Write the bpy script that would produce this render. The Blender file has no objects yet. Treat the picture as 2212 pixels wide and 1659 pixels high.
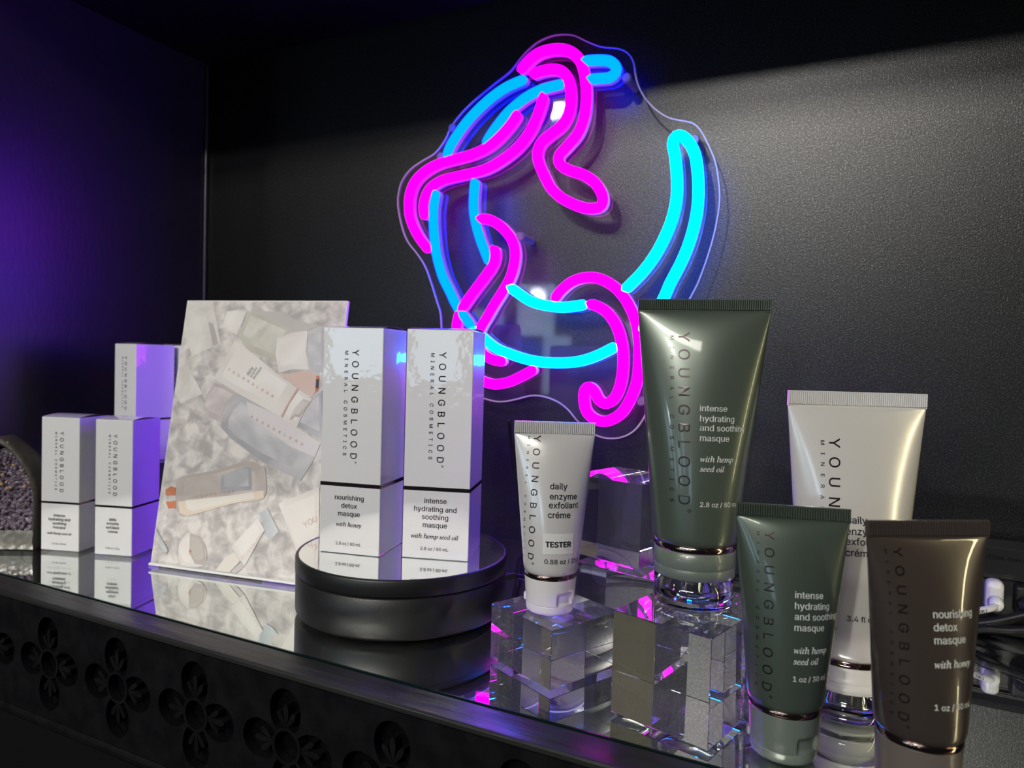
import bpy, bmesh, math, random
from mathutils import Vector, Matrix
random.seed(7)
SC = bpy.context.scene
COL = SC.collection

# ------------------------------------------------------------------ camera
cam = bpy.data.cameras.new('camera'); cam_o = bpy.data.objects.new('camera', cam); COL.objects.link(cam_o)
cam.sensor_width = 36.0; cam.lens = 36.0*1528.75/2212.0
cam.clip_start = 0.005; cam.clip_end = 50
cam.dof.use_dof = True; cam.dof.focus_distance = 0.40; cam.dof.aperture_fstop = 12.0
_ya, _pi, _ro = math.radians(26.067), math.radians(1.8025), math.radians(-1.6273)
_f = Vector((-math.sin(_ya)*math.cos(_pi), math.cos(_ya)*math.cos(_pi), -math.sin(_pi)))
_r = Vector((math.cos(_ya), math.sin(_ya), 0)); _d = _f.cross(_r)
_r2 = math.cos(_ro)*_r+math.sin(_ro)*_d; _d2 = -math.sin(_ro)*_r+math.cos(_ro)*_d
cam_o.matrix_world = Matrix(((_r2.x, -_d2.x, -_f.x, 0), (_r2.y, -_d2.y, -_f.y, 0), (_r2.z, -_d2.z, -_f.z, 0.173), (0, 0, 0, 1)))
SC.camera = cam_o

# ------------------------------------------------------------------ world, lights, exposure
SC.view_settings.view_transform = 'Standard'; SC.view_settings.look = 'None'
SC.view_settings.gamma = 1.0; SC.view_settings.use_curve_mapping = False
SC.view_settings.exposure = 0.0
w = bpy.data.worlds.new('room'); SC.world = w; w.use_nodes = True
w.node_tree.nodes['Background'].inputs[0].default_value = (0.55, 0.62, 0.8, 1)
w.node_tree.nodes['Background'].inputs[1].default_value = 0.018
cy = SC.cycles
cy.max_bounces = 14; cy.diffuse_bounces = 3; cy.glossy_bounces = 8; cy.transmission_bounces = 12; cy.transparent_max_bounces = 24
cy.sample_clamp_indirect = 60.0; cy.blur_glossy = 0.05; cy.use_denoising = True
cy.caustics_reflective = True; cy.caustics_refractive = True
cy.use_light_tree = True

def aim(o, target):
    o.rotation_euler = (Vector(target)-o.location).to_track_quat('-Z', 'Y').to_euler()
def spot(name, loc, target, watts, col, radius, cone=40):
    l = bpy.data.lights.new(name, 'SPOT'); l.energy = watts; l.color = col; l.shadow_soft_size = radius
    l.spot_size = math.radians(cone); l.spot_blend = 0.5
    o = bpy.data.objects.new(name, l); COL.objects.link(o); o.location = loc; aim(o, target); return o
def area(name, loc, target, watts, col, sx, sy):
    l = bpy.data.lights.new(name, 'AREA'); l.energy = watts; l.color = col; l.shape = 'RECTANGLE'; l.size = sx; l.size_y = sy
    o = bpy.data.objects.new(name, l); COL.objects.link(o); o.location = loc; aim(o, target); return o
spot('ceiling_spotlight', (-1.55, -2.4, 1.57), (-.2, .5, .2), 20, (1, .95, .88), .05)
spot('far_spotlight', (-1.85, -2.9, .59), (-.25, .6, .2), 5, (1, .97, .92), .05)
spot('second_spotlight', (-.47, -2.3, 1.42), (-.1, .6, .3), 98, (1, .96, .9), .05)
area('ceiling_tube_lamp', (-.35, -1.75, 1.44), (-.3, .4, .1), 27, (1, .95, .86), 1.5, .16)
for _x, _z, _w, _h, _p in ((-2.1, .28, .30, .42, 1.5), (-1.72, .48, .22, .30, 1.2), (-1.58, .16, .16, .34, .8), (-1.05, .24, .30, .34, 1.6), (-.62, .42, .18, .40, .9), (-.08, .22, .26, .36, 1.3)):
    area('shop_window_pane', (_x, -2.6, _z), (-.3, .45, .2), _p, (.58, .80, 1), _w, _h)
area('shelf_side_strip_light', (.47, .33, .25), (0, .36, .12), .6, (1, .86, .48), .012, .42)

# ------------------------------------------------------------------ materials
MATS = {}
def pbr(name, base=(.5, .5, .5), rough=.5, metal=0.0, coat=0.0, coat_rough=.05, spec=.5, trans=0.0, ior=1.5, emit=None, estr=0.0,
        bump=0.0, bscale=400.0, bstretch=(1, 1, 1), bdist=.0004, vary=0.0, vscale=60.0, rvary=0.0, sub=0.0):
    if name in MATS: return MATS[name]
    m = bpy.data.materials.new(name); m.use_nodes = True; nt = m.node_tree; b = nt.nodes['Principled BSDF']
    I = b.inputs
    I['Base Color'].default_value = (*base, 1); I['Roughness'].default_value = rough; I['Metallic'].default_value = metal
    I['Coat Weight'].default_value = coat; I['Coat Roughness'].default_value = coat_rough
    I['Specular IOR Level'].default_value = spec; I['Transmission Weight'].default_value = trans; I['IOR'].default_value = ior
    if sub: I['Subsurface Weight'].default_value = sub; I['Subsurface Radius'].default_value = (.004, .004, .004); I['Subsurface Scale'].default_value = 1
    if emit: I['Emission Color'].default_value = (*emit, 1); I['Emission Strength'].default_value = estr
    tc = nt.nodes.new('ShaderNodeTexCoord'); mp = nt.nodes.new('ShaderNodeMapping'); mp.inputs['Scale'].default_value = bstretch
    nt.links.new(tc.outputs['Object'], mp.inputs[0])
    if bump:
        n = nt.nodes.new('ShaderNodeTexNoise'); n.inputs['Scale'].default_value = bscale; n.inputs['Detail'].default_value = 3
        bp = nt.nodes.new('ShaderNodeBump'); bp.inputs['Strength'].default_value = bump; bp.inputs['Distance'].default_value = bdist
        nt.links.new(mp.outputs[0], n.inputs['Vector']); nt.links.new(n.outputs['Fac'], bp.inputs['Height']); nt.links.new(bp.outputs[0], I['Normal'])
        if coat: nt.links.new(bp.outputs[0], I['Coat Normal'])
    if vary or rvary:
        n2 = nt.nodes.new('ShaderNodeTexNoise'); n2.inputs['Scale'].default_value = vscale; n2.inputs['Detail'].default_value = 5
        nt.links.new(mp.outputs[0], n2.inputs['Vector'])
        if vary:
            mx = nt.nodes.new('ShaderNodeMix'); mx.data_type = 'RGBA'
            mx.inputs[6].default_value = (*[c*(1-vary) for c in base], 1); mx.inputs[7].default_value = (*[min(1, c*(1+vary)) for c in base], 1)
            nt.links.new(n2.outputs['Fac'], mx.inputs[0]); nt.links.new(mx.outputs[2], I['Base Color'])
        if rvary:
            mr = nt.nodes.new('ShaderNodeMapRange'); mr.inputs[1].default_value = .35; mr.inputs[2].default_value = .65
            mr.inputs[3].default_value = max(.02, rough-rvary); mr.inputs[4].default_value = rough+rvary
            nt.links.new(n2.outputs['Fac'], mr.inputs[0]); nt.links.new(mr.outputs[0], I['Roughness'])
    MATS[name] = m; return m
def speckle(m, lo, hi, scale=620, a=.52, b=.66):
    nt = m.node_tree; n = nt.nodes.new('ShaderNodeTexNoise'); n.inputs['Scale'].default_value = scale; n.inputs['Detail'].default_value = 2
    tc = nt.nodes.new('ShaderNodeTexCoord'); nt.links.new(tc.outputs['Object'], n.inputs['Vector'])
    mr = nt.nodes.new('ShaderNodeMapRange'); mr.inputs[1].default_value = a; mr.inputs[2].default_value = b; mr.inputs[3].default_value = lo; mr.inputs[4].default_value = hi
    nt.links.new(n.outputs['Fac'], mr.inputs[0]); nt.links.new(mr.outputs[0], nt.nodes['Principled BSDF'].inputs['Specular IOR Level'])
def clear_sheet(name, tint=(1, 1, 1), refl=1.0, haze=0.0, even=False):
    """thin clear sheet: lets light straight through, mirrors by Fresnel"""
    if name in MATS: return MATS[name]
    m = bpy.data.materials.new(name); m.use_nodes = True; nt = m.node_tree; nt.nodes.clear()
    o = nt.nodes.new('ShaderNodeOutputMaterial'); t = nt.nodes.new('ShaderNodeBsdfTransparent'); t.inputs[0].default_value = (*tint, 1)
    g = nt.nodes.new('ShaderNodeBsdfGlossy'); g.inputs['Roughness'].default_value = .04 if even else .01
    fr = nt.nodes.new('ShaderNodeFresnel'); fr.inputs[0].default_value = 1.49
    mu = nt.nodes.new('ShaderNodeMath'); mu.operation = 'MULTIPLY'; mu.inputs[1].default_value = refl
    mx = nt.nodes.new('ShaderNodeMixShader')
    ge = nt.nodes.new('ShaderNodeNewGeometry'); fs = nt.nodes.new('ShaderNodeMath'); fs.operation = 'SUBTRACT'; fs.inputs[0].default_value = 1.0
    nt.links.new(ge.outputs['Backfacing'], fs.inputs[1]); m3 = nt.nodes.new('ShaderNodeMath'); m3.operation = 'MULTIPLY'
    nt.links.new(fr.outputs[0], mu.inputs[0]); nt.links.new(mu.outputs[0], m3.inputs[0]); nt.links.new(fs.outputs[0], m3.inputs[1]); nt.links.new(m3.outputs[0], mx.inputs[0]); nt.links.new(t.outputs[0], mx.inputs[1]); nt.links.new(g.outputs[0], mx.inputs[2])
    last = mx
    if haze:
        d = nt.nodes.new('ShaderNodeBsdfDiffuse'); d.inputs[0].default_value = (.6, .6, .6, 1)
        n = nt.nodes.new('ShaderNodeTexNoise'); n.inputs['Scale'].default_value = 900; n.inputs['Detail'].default_value = 2
        tc = nt.nodes.new('ShaderNodeTexCoord'); nt.links.new(tc.outputs['Object'], n.inputs['Vector'])
        mr = nt.nodes.new('ShaderNodeMapRange'); mr.inputs[1].default_value = .62; mr.inputs[2].default_value = .72; mr.inputs[3].default_value = haze*(1 if even else .3); mr.inputs[4].default_value = haze*(1.6 if even else 6)
        nt.links.new(n.outputs['Fac'], mr.inputs[0])
        mx2 = nt.nodes.new('ShaderNodeMixShader'); nt.links.new(mr.outputs[0], mx2.inputs[0]); nt.links.new(mx.outputs[0], mx2.inputs[1]); nt.links.new(d.outputs[0], mx2.inputs[2]); last = mx2
    nt.links.new(last.outputs[0], o.inputs[0]); MATS[name] = m; return m

WALL = pbr('black_wall_paint', (.0025, .0027, .0034),  .345, spec=.7, bump=.45, bscale=1100, bstretch=(1, 1, .7), bdist=.00035)
speckle(WALL, .44, 1.0, 900)
SIDE = pbr('black_side_paint', (.012, .012, .016), .36, spec=.6, bump=.25, bscale=260, bstretch=(1, 1, .6), bdist=.0006)
DARK = pbr('black_board', (.0035, .0035, .004), .6, spec=.2)
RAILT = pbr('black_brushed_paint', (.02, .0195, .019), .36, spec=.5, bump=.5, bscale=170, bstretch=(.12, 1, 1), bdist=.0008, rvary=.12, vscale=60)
RAILF = pbr('black_rail_paint', (.005, .005, .006), .5, spec=.15, rvary=.15, vscale=70, bump=.15, bscale=500)
RAILB = pbr('black_recess_paint', (.0015, .0015, .002), .35, spec=.25, bump=.6, bscale=220, bdist=.001)
MIRROR = pbr('mirror_silvering', (.86, .88, .86), .012, 1.0)
SHEET = clear_sheet('glass_sheet', (.97, .985, .975), 1.0, .012)
GEDGE = pbr('glass_cut_edge', (.004, .012, .012), .2)
ACR = clear_sheet('acrylic_sheet', (.97, .98, 1), 1.0, .012, True)
FROST = pbr('frosted_acrylic_edge', (.55, .53, .62), .35, trans=.3, spec=.2)
GLASS = pbr('clear_acrylic', (.985, .985, 1), .0, trans=1.0, ior=1.49)
def scuffed(name, fac):
    m = pbr(name, (.985, .985, 1), .0, trans=1.0, ior=1.49); nt = m.node_tree; b = nt.nodes['Principled BSDF']; o = nt.nodes['Material Output']
    d = nt.nodes.new('ShaderNodeBsdfDiffuse'); d.inputs[0].default_value = (.85, .85, .88, 1); mx = nt.nodes.new('ShaderNodeMixShader')
    tc = nt.nodes.new('ShaderNodeTexCoord'); n = nt.nodes.new('ShaderNodeTexNoise'); n.inputs['Scale'].default_value = 1400; n.inputs['Detail'].default_value = 3
    mr = nt.nodes.new('ShaderNodeMapRange'); mr.inputs[1].default_value = .4; mr.inputs[2].default_value = .72; mr.inputs[3].default_value = fac*.5; mr.inputs[4].default_value = fac*2.2
    nt.links.new(tc.outputs['Object'], n.inputs['Vector']); nt.links.new(n.outputs['Fac'], mr.inputs[0]); nt.links.new(mr.outputs[0], mx.inputs[0])
    nt.links.new(b.outputs[0], mx.inputs[1]); nt.links.new(d.outputs[0], mx.inputs[2]); nt.links.new(mx.outputs[0], o.inputs[0]); return m
BLOCKM = scuffed('scuffed_acrylic', .022)
SATIN = pbr('satin_black_plastic', (.012, .012, .013), .42, spec=.5, bump=.3, bscale=1300, bdist=.0002)
BLACKP = pbr('black_plastic', (.008, .008, .009), .45, spec=.3)
WHITEP = pbr('white_plastic', (.78, .78, .8), .3, coat=.3)
CARTON = pbr('pearl_white_carton', (.74, .74, .745), .34, coat=1.0, coat_rough=.04, bump=.3, bscale=55, bdist=.0009)
FOIL = pbr('rose_gold_foil', (.30, .20, .19), .16, 1.0)
LFOIL = pbr('dark_rose_foil_lettering', (.040, .030, .032), .3, .8)
INK = pbr('black_ink', (.012, .012, .016), .4)
WINK = pbr('pale_grey_ink', (.62, .66, .64), .5)
RING = pbr('rose_gold_metal', (.42, .29, .25), .12, 1.0)
PINK = pbr('pink_neon', (.05, .0, .05), .4, spec=0, emit=(1.0, 0.0, .95), estr=7.5)
CYAN = pbr('blue_neon', (.0, .03, .05), .4, spec=0, emit=(0.0, .0105, 1.0), estr=48.0)
AQUA = pbr('aqua_neon', (.0, .05, .05), .4, spec=0, emit=(0.0, .13, 1.0), estr=46.0)
BACK = pbr('neon_silicone_backing', (.55, .5, .75), .4, trans=.2)
STEEL = pbr('dark_standoff', (.12, .11, .17), .35, spec=.3)

# ------------------------------------------------------------------ helpers
def mesh_obj(name, bm, mat, parent=None, smooth=False, loc=None):
    me = bpy.data.meshes.new(name); bm.normal_update(); bm.to_mesh(me); bm.free()
    for mm in (mat if isinstance(mat, (list, tuple)) else [mat]): me.materials.append(mm)
    if smooth:
        for p in me.polygons: p.use_smooth = True
    o = bpy.data.objects.new(name, me); COL.objects.link(o)
    if parent is not None: o.parent = parent
    if loc is not None: o.location = loc
    return o
def tag(o, label, cat, group=None):
    o['label'] = label; o['category'] = cat
    if group: o['group'] = group
    return o
def thing(name, label, cat, loc=(0, 0, 0), rz=0.0, group=None):
    o = bpy.data.objects.new(name, None); COL.objects.link(o); o.empty_display_size = .02
    o.location = loc; o.rotation_euler = (0, 0, rz); return tag(o, label, cat, group)
def structure(name, bm, mat):
    o = mesh_obj(name, bm, mat); o['kind'] = 'structure'; return o
def box(bm, x0, x1, y0, y1, z0, z1, bev=0.0, seg=2):
    r = bmesh.ops.create_cube(bm, size=1.0)
    vs = r['verts']
    for v in vs: v.co = Vector((x0+(v.co.x+.5)*(x1-x0), y0+(v.co.y+.5)*(y1-y0), z0+(v.co.z+.5)*(z1-z0)))
    if bev:
        es = list({e for v in vs for e in v.link_edges})
        bmesh.ops.bevel(bm, geom=es, offset=bev, segments=seg, affect='EDGES', profile=.5)
    return bm
def newbox(*a, **k): return box(bmesh.new(), *a, **k)
def lathe(bm, prof, n=64, cx=0, cy_=0, cap0=True, cap1=True):
    rings = []
    for r, z in prof:
        rings.append([bm.verts.new((cx+r*math.cos(2*math.pi*i/n), cy_+r*math.sin(2*math.pi*i/n), z)) for i in range(n)])
    for a, b in zip(rings, rings[1:]):
        for i in range(n): bm.faces.new((a[i], a[(i+1) % n], b[(i+1) % n], b[i]))
    if cap0: bm.faces.new(rings[0][::-1])
    if cap1: bm.faces.new(rings[-1])
    return bm
def catmull(pts, step=.0025, closed=False):
    P = [Vector(p) for p in pts]; n = len(P); out = []
    rng = range(n if closed else n-1)
    for i in rng:
        if closed: p0, p1, p2, p3 = P[(i-1) % n], P[i], P[(i+1) % n], P[(i+2) % n]
        else: p0, p1, p2, p3 = P[max(i-1, 0)], P[i], P[i+1], P[min(i+2, n-1)]
        k = max(2, int((p2-p1).length/step))
        for j in range(k):
            t = j/k
            out.append(.5*((2*p1)+(p2-p0)*t+(2*p0-5*p1+4*p2-p3)*t*t+(3*p1-p0-3*p2+p3)*t**3))
    if not closed: out.append(P[-1])
    return out
def cable(name, pts, r, mat, parent=None, step=.006, n=10):
    path = catmull(pts, step); bm = bmesh.new(); rings = []
    up = Vector((0, 0, 1))
    for i, p in enumerate(path):
        t = (path[min(i+1, len(path)-1)]-path[max(i-1, 0)]).normalized()
        a = t.cross(up); a = a.normalized() if a.length > .05 else Vector((1, 0, 0)); b = t.cross(a).normalized()
        rings.append([bm.verts.new(p+r*(math.cos(2*math.pi*k/n)*a+math.sin(2*math.pi*k/n)*b)) for k in range(n)])
    for A, B in zip(rings, rings[1:]):
        for k in range(n): bm.faces.new((A[k], A[(k+1) % n], B[(k+1) % n], B[k]))
    bm.faces.new(rings[0]); bm.faces.new(rings[-1][::-1])
    bmesh.ops.recalc_face_normals(bm, faces=bm.faces[:])
    return mesh_obj(name, bm, mat, parent, True)
# ---- lettering
import os
from mathutils.geometry import delaunay_2d_cdt
def _font(fn):
    try:
        p = os.path.join(bpy.utils.system_resource('DATAFILES'), 'fonts', fn)
        return bpy.data.fonts.load(p)
    except Exception:
        return None
F_SANS = _font('Inter.woff2'); F_MATH = _font('NotoSansMath-Regular.woff2')
def _italic(s):
    o = ''
    for ch in s:
        if ch == 'h': o += '\u210e'
        elif 'a' <= ch <= 'z': o += chr(0x1D44E+ord(ch)-97)
        else: o += ch
    return o
def glyphs(s, font=None, spacing=1.0, italic=False, bold=0.0):
    cu = bpy.data.curves.new('t', 'FONT')
    if italic and F_MATH: cu.font = F_MATH; cu.body = _italic(s)
    else:
        cu.body = s
        if F_SANS: cu.font = F_SANS
        if italic: cu.shear = .3
    cu.size = 1.0; cu.space_character = spacing; cu.resolution_u = 4; cu.fill_mode = 'NONE'
    ob = bpy.data.objects.new('t', cu); COL.objects.link(ob)
    dg = bpy.context.evaluated_depsgraph_get(); me = bpy.data.meshes.new_from_object(ob.evaluated_get(dg))
    v0 = [Vector((v.co.x, v.co.y)) for v in me.vertices]; e0 = [tuple(e.vertices) for e in me.edges]
    r = delaunay_2d_cdt(v0, e0, [], 0, 1e-6)
    vs = [(v.x, v.y) for v in r[0]]; fs = []
    seg = [(v0[a].x, v0[a].y, v0[b].x, v0[b].y) for a, b in e0]
    for f in r[2]:
        cx = sum(vs[i][0] for i in f)/3+1.3e-6; cy_ = sum(vs[i][1] for i in f)/3+1.7e-6; odd = False
        for x0, y0, x1, y1 in seg:
            if (y0 > cy_) != (y1 > cy_) and cx < x0+(cy_-y0)*(x1-x0)/(y1-y0): odd = not odd
        if odd: fs.append(tuple(f))
    bpy.data.objects.remove(ob); bpy.data.curves.remove(cu); bpy.data.meshes.remove(me)
    if bold:
        n = len(vs); v2, f2 = [], []
        for k, (dx, dy) in enumerate(((-bold, 0), (bold, 0), (0, bold*.7), (0, -bold*.7))):
            v2 += [(x+dx, y+dy) for x, y in vs]; f2 += [tuple(i+k*n for i in f) for f in fs]
        vs, fs = v2, f2
    return vs, fs
def fit(s, width=None, cap=None, italic=False, bold=0.0):
    """text 2D geometry starting at x=0, baseline y=0; cap height or width given (both: letter spacing is solved)"""
    capem = .5087
    if cap and width:
        k = cap/capem
        v1, _ = glyphs(s, spacing=1.0, italic=italic); v2, _ = glyphs(s, spacing=2.0, italic=italic)
        w1 = (max(v[0] for v in v1)-min(v[0] for v in v1))*k; w2 = (max(v[0] for v in v2)-min(v[0] for v in v2))*k
        sp = 1+(width-w1)/max(1e-6, w2-w1)
        vs, fs = glyphs(s, spacing=sp, italic=italic, bold=bold)
    else:
        vs, fs = glyphs(s, italic=italic, bold=bold)
        w = max(v[0] for v in vs)-min(v[0] for v in vs)
        k = width/w if width else cap/capem
    x0 = min(v[0] for v in vs)
    return [((x-x0)*k, y*k) for x, y in vs], fs, k
def put(bm, vs, fs, f):
    V = [bm.verts.new(f(x, y)) for x, y in vs]
    for t in fs:
        try: bm.faces.new([V[i] for i in t])
        except ValueError: pass
def width_of(vs): return max(v[0] for v in vs)
NEON=[
 ('c',[(-0.2312,0.4416),(-0.2179,0.4404),(-0.2062,0.4377),(-0.2004,0.4321),(-0.2002,0.4271),(-0.2057,0.4236),(-0.2173,0.4243),(-0.2255,0.4249)]),
 ('c',[(-0.2857,0.4344),(-0.2929,0.433),(-0.3067,0.4293),(-0.3207,0.4227),(-0.3348,0.4135),(-0.3474,0.4032),(-0.3582,0.3916),(-0.3664,0.3804),(-0.3705,0.3698)]),
 ('c',[(-0.2478,0.4243),(-0.2556,0.4239),(-0.2721,0.4218),(-0.2872,0.4165),(-0.3025,0.407),(-0.3127,0.3974),(-0.3213,0.3874),(-0.3279,0.3779)]),
 ('c',[(-0.3806,0.3394),(-0.3834,0.3248),(-0.3836,0.3116),(-0.3822,0.2967),(-0.3803,0.2834),(-0.3772,0.2708),(-0.3709,0.2541),(-0.3622,0.2392),(-0.3532,0.2244),(-0.3357,0.2041)]),
 ('a',[(-0.3357,0.2041),(-0.3142,0.1878),(-0.2989,0.1814),(-0.2743,0.1749),(-0.2507,0.1731),(-0.2279,0.1748),(-0.2091,0.1805),(-0.1909,0.1897)]),
 ('c',[(-0.3373,0.3468),(-0.3383,0.3312),(-0.3381,0.3184),(-0.3351,0.3038),(-0.3301,0.2892),(-0.3242,0.2761),(-0.319,0.2651)]),
 ('a',[(-0.2982,0.2436),(-0.2884,0.2371),(-0.2761,0.2299),(-0.2624,0.2259),(-0.2458,0.2238),(-0.2328,0.2244),(-0.2201,0.2263)]),
 ('a',[(-0.1867,0.2373),(-0.1706,0.2532),(-0.1594,0.2685),(-0.1507,0.2858),(-0.1456,0.301),(-0.1433,0.3162),(-0.1437,0.3316),(-0.1457,0.3486),(-0.1481,0.36),(-0.1455,0.366),(-0.1399,0.3653),(-0.1332,0.3577),(-0.1287,0.3469),(-0.126,0.3301),(-0.1253,0.3121),(-0.1268,0.2956),(-0.131,0.2778),(-0.1371,0.2613),(-0.1457,0.2439),(-0.1523,0.2284),(-0.1612,0.2142),(-0.1703,0.2027)]),
 ('m',[(-0.2935,0.4412),(-0.2832,0.4511),(-0.2716,0.4563),(-0.2567,0.4566),(-0.2452,0.4532),(-0.2361,0.4458),(-0.2307,0.4354),(-0.2274,0.4202),(-0.2267,0.4054),(-0.2284,0.3909),(-0.2337,0.3782),(-0.2427,0.3688),(-0.2506,0.3613),(-0.2514,0.355),(-0.2466,0.3497),(-0.2384,0.3456),(-0.2271,0.3412),(-0.2158,0.3328),(-0.2087,0.3213),(-0.2092,0.3132),(-0.2166,0.3107),(-0.2293,0.3132),(-0.2457,0.3211),(-0.2575,0.3311),(-0.2645,0.3423),(-0.2708,0.355),(-0.2728,0.3644),(-0.2692,0.3739),(-0.2592,0.3811),(-0.2495,0.3875),(-0.2434,0.3972),(-0.2416,0.4089),(-0.2429,0.4224),(-0.2478,0.4328),(-0.2561,0.4381),(-0.2693,0.4391),(-0.2819,0.4369)]),
 ('m',[(-0.2678,0.4181),(-0.2708,0.4067),(-0.2763,0.3937),(-0.2844,0.3809),(-0.2961,0.3699),(-0.3099,0.3619),(-0.3258,0.3556),(-0.344,0.3528),(-0.3627,0.3509),(-0.376,0.3485),(-0.3875,0.3429),(-0.3937,0.3338),(-0.3956,0.324),(-0.3935,0.3123)]),
 ('m',[(-0.2929,0.405),(-0.3004,0.3951),(-0.3123,0.3841),(-0.3246,0.3763),(-0.3408,0.371),(-0.3594,0.3684),(-0.3765,0.366),(-0.392,0.3609),(-0.4056,0.3514),(-0.4122,0.3386),(-0.413,0.3235),(-0.4094,0.3099),(-0.3999,0.2943),(-0.387,0.2801)]),
 ('m',[(-0.3331,0.3091),(-0.3207,0.3072),(-0.3079,0.2997),(-0.297,0.2878),(-0.2927,0.2754),(-0.2936,0.263),(-0.2975,0.2506),(-0.3051,0.2382),(-0.3128,0.2272),(-0.3196,0.2161),(-0.3274,0.2033),(-0.3298,0.1904),(-0.323,0.1793),(-0.3111,0.174),(-0.2995,0.1731)]),
 ('m',[(-0.3154,0.2819),(-0.3137,0.2732),(-0.3161,0.2638),(-0.3244,0.2529),(-0.335,0.2403),(-0.3439,0.2292),(-0.3511,0.2178),(-0.354,0.2015),(-0.3499,0.1787),(-0.3353,0.1596),(-0.3149,0.1515),(-0.298,0.1533),(-0.2825,0.1598),(-0.2681,0.1676)]),
 ('m',[(-0.2522,0.2293),(-0.2462,0.2379),(-0.2351,0.2464),(-0.2224,0.2499),(-0.2098,0.2488),(-0.1973,0.2426),(-0.1878,0.234),(-0.1799,0.2222),(-0.1742,0.2085),(-0.1714,0.1926),(-0.1708,0.1752),(-0.172,0.1593),(-0.1775,0.143),(-0.1858,0.1301),(-0.1978,0.1231),(-0.2087,0.1239),(-0.2172,0.1306),(-0.2201,0.1409),(-0.2194,0.15),(-0.2152,0.1524),(-0.2104,0.1489),(-0.2059,0.1416),(-0.1996,0.1385),(-0.192,0.1433),(-0.1871,0.1543),(-0.1852,0.1675),(-0.1853,0.1822),(-0.1881,0.1967),(-0.193,0.2084),(-0.2011,0.2187),(-0.2106,0.2244),(-0.2196,0.2267)]),
]
PANEL=[(-0.2564,0.473),(-0.2433,0.4699),(-0.2318,0.463),(-0.2173,0.4554),(-0.2018,0.4513),(-0.1925,0.4462),(-0.1869,0.4381),(-0.1843,0.4262),(-0.1817,0.4172),(-0.1761,0.4063),(-0.1669,0.3951),(-0.155,0.3858),(-0.1435,0.3815),(-0.1335,0.3782),(-0.1263,0.3711),(-0.119,0.3572),(-0.113,0.3428),(-0.1097,0.326),(-0.1085,0.3121),(-0.1099,0.2957),(-0.1133,0.2779),(-0.1182,0.2601),(-0.1244,0.2421),(-0.1296,0.2315),(-0.1401,0.2089),(-0.15,0.183),(-0.1571,0.1583),(-0.1629,0.1348),(-0.172,0.1181),(-0.1824,0.11),(-0.193,0.1069),(-0.2039,0.107),(-0.2135,0.11),(-0.2217,0.1148),(-0.2301,0.1219),(-0.2385,0.1306),(-0.2487,0.137),(-0.2623,0.141),(-0.276,0.1411),(-0.2898,0.1373),(-0.304,0.1342),(-0.3166,0.1344),(-0.3371,0.1399),(-0.3584,0.1522),(-0.3686,0.1701),(-0.3752,0.195),(-0.3778,0.2184),(-0.3821,0.2301),(-0.3907,0.252),(-0.3981,0.2674),(-0.4075,0.2795),(-0.4202,0.2936),(-0.4279,0.3111),(-0.4326,0.3312),(-0.4319,0.3431),(-0.4281,0.3547),(-0.4181,0.3657),(-0.4042,0.3728),(-0.3885,0.3795),(-0.3771,0.3915),(-0.3716,0.4023),(-0.3605,0.414),(-0.3459,0.425),(-0.3243,0.4379),(-0.3067,0.4478),(-0.2949,0.4599),(-0.2814,0.4692),(-0.268,0.473)]
STUDS=[(-0.1916,0.4229),(-0.3799,0.3739),(-0.1307,0.3628),(-0.2902,0.2906),(-0.3673,0.4006),(-0.19,0.2342),(-0.3625,0.1785),(-0.1687,0.1419)]
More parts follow.
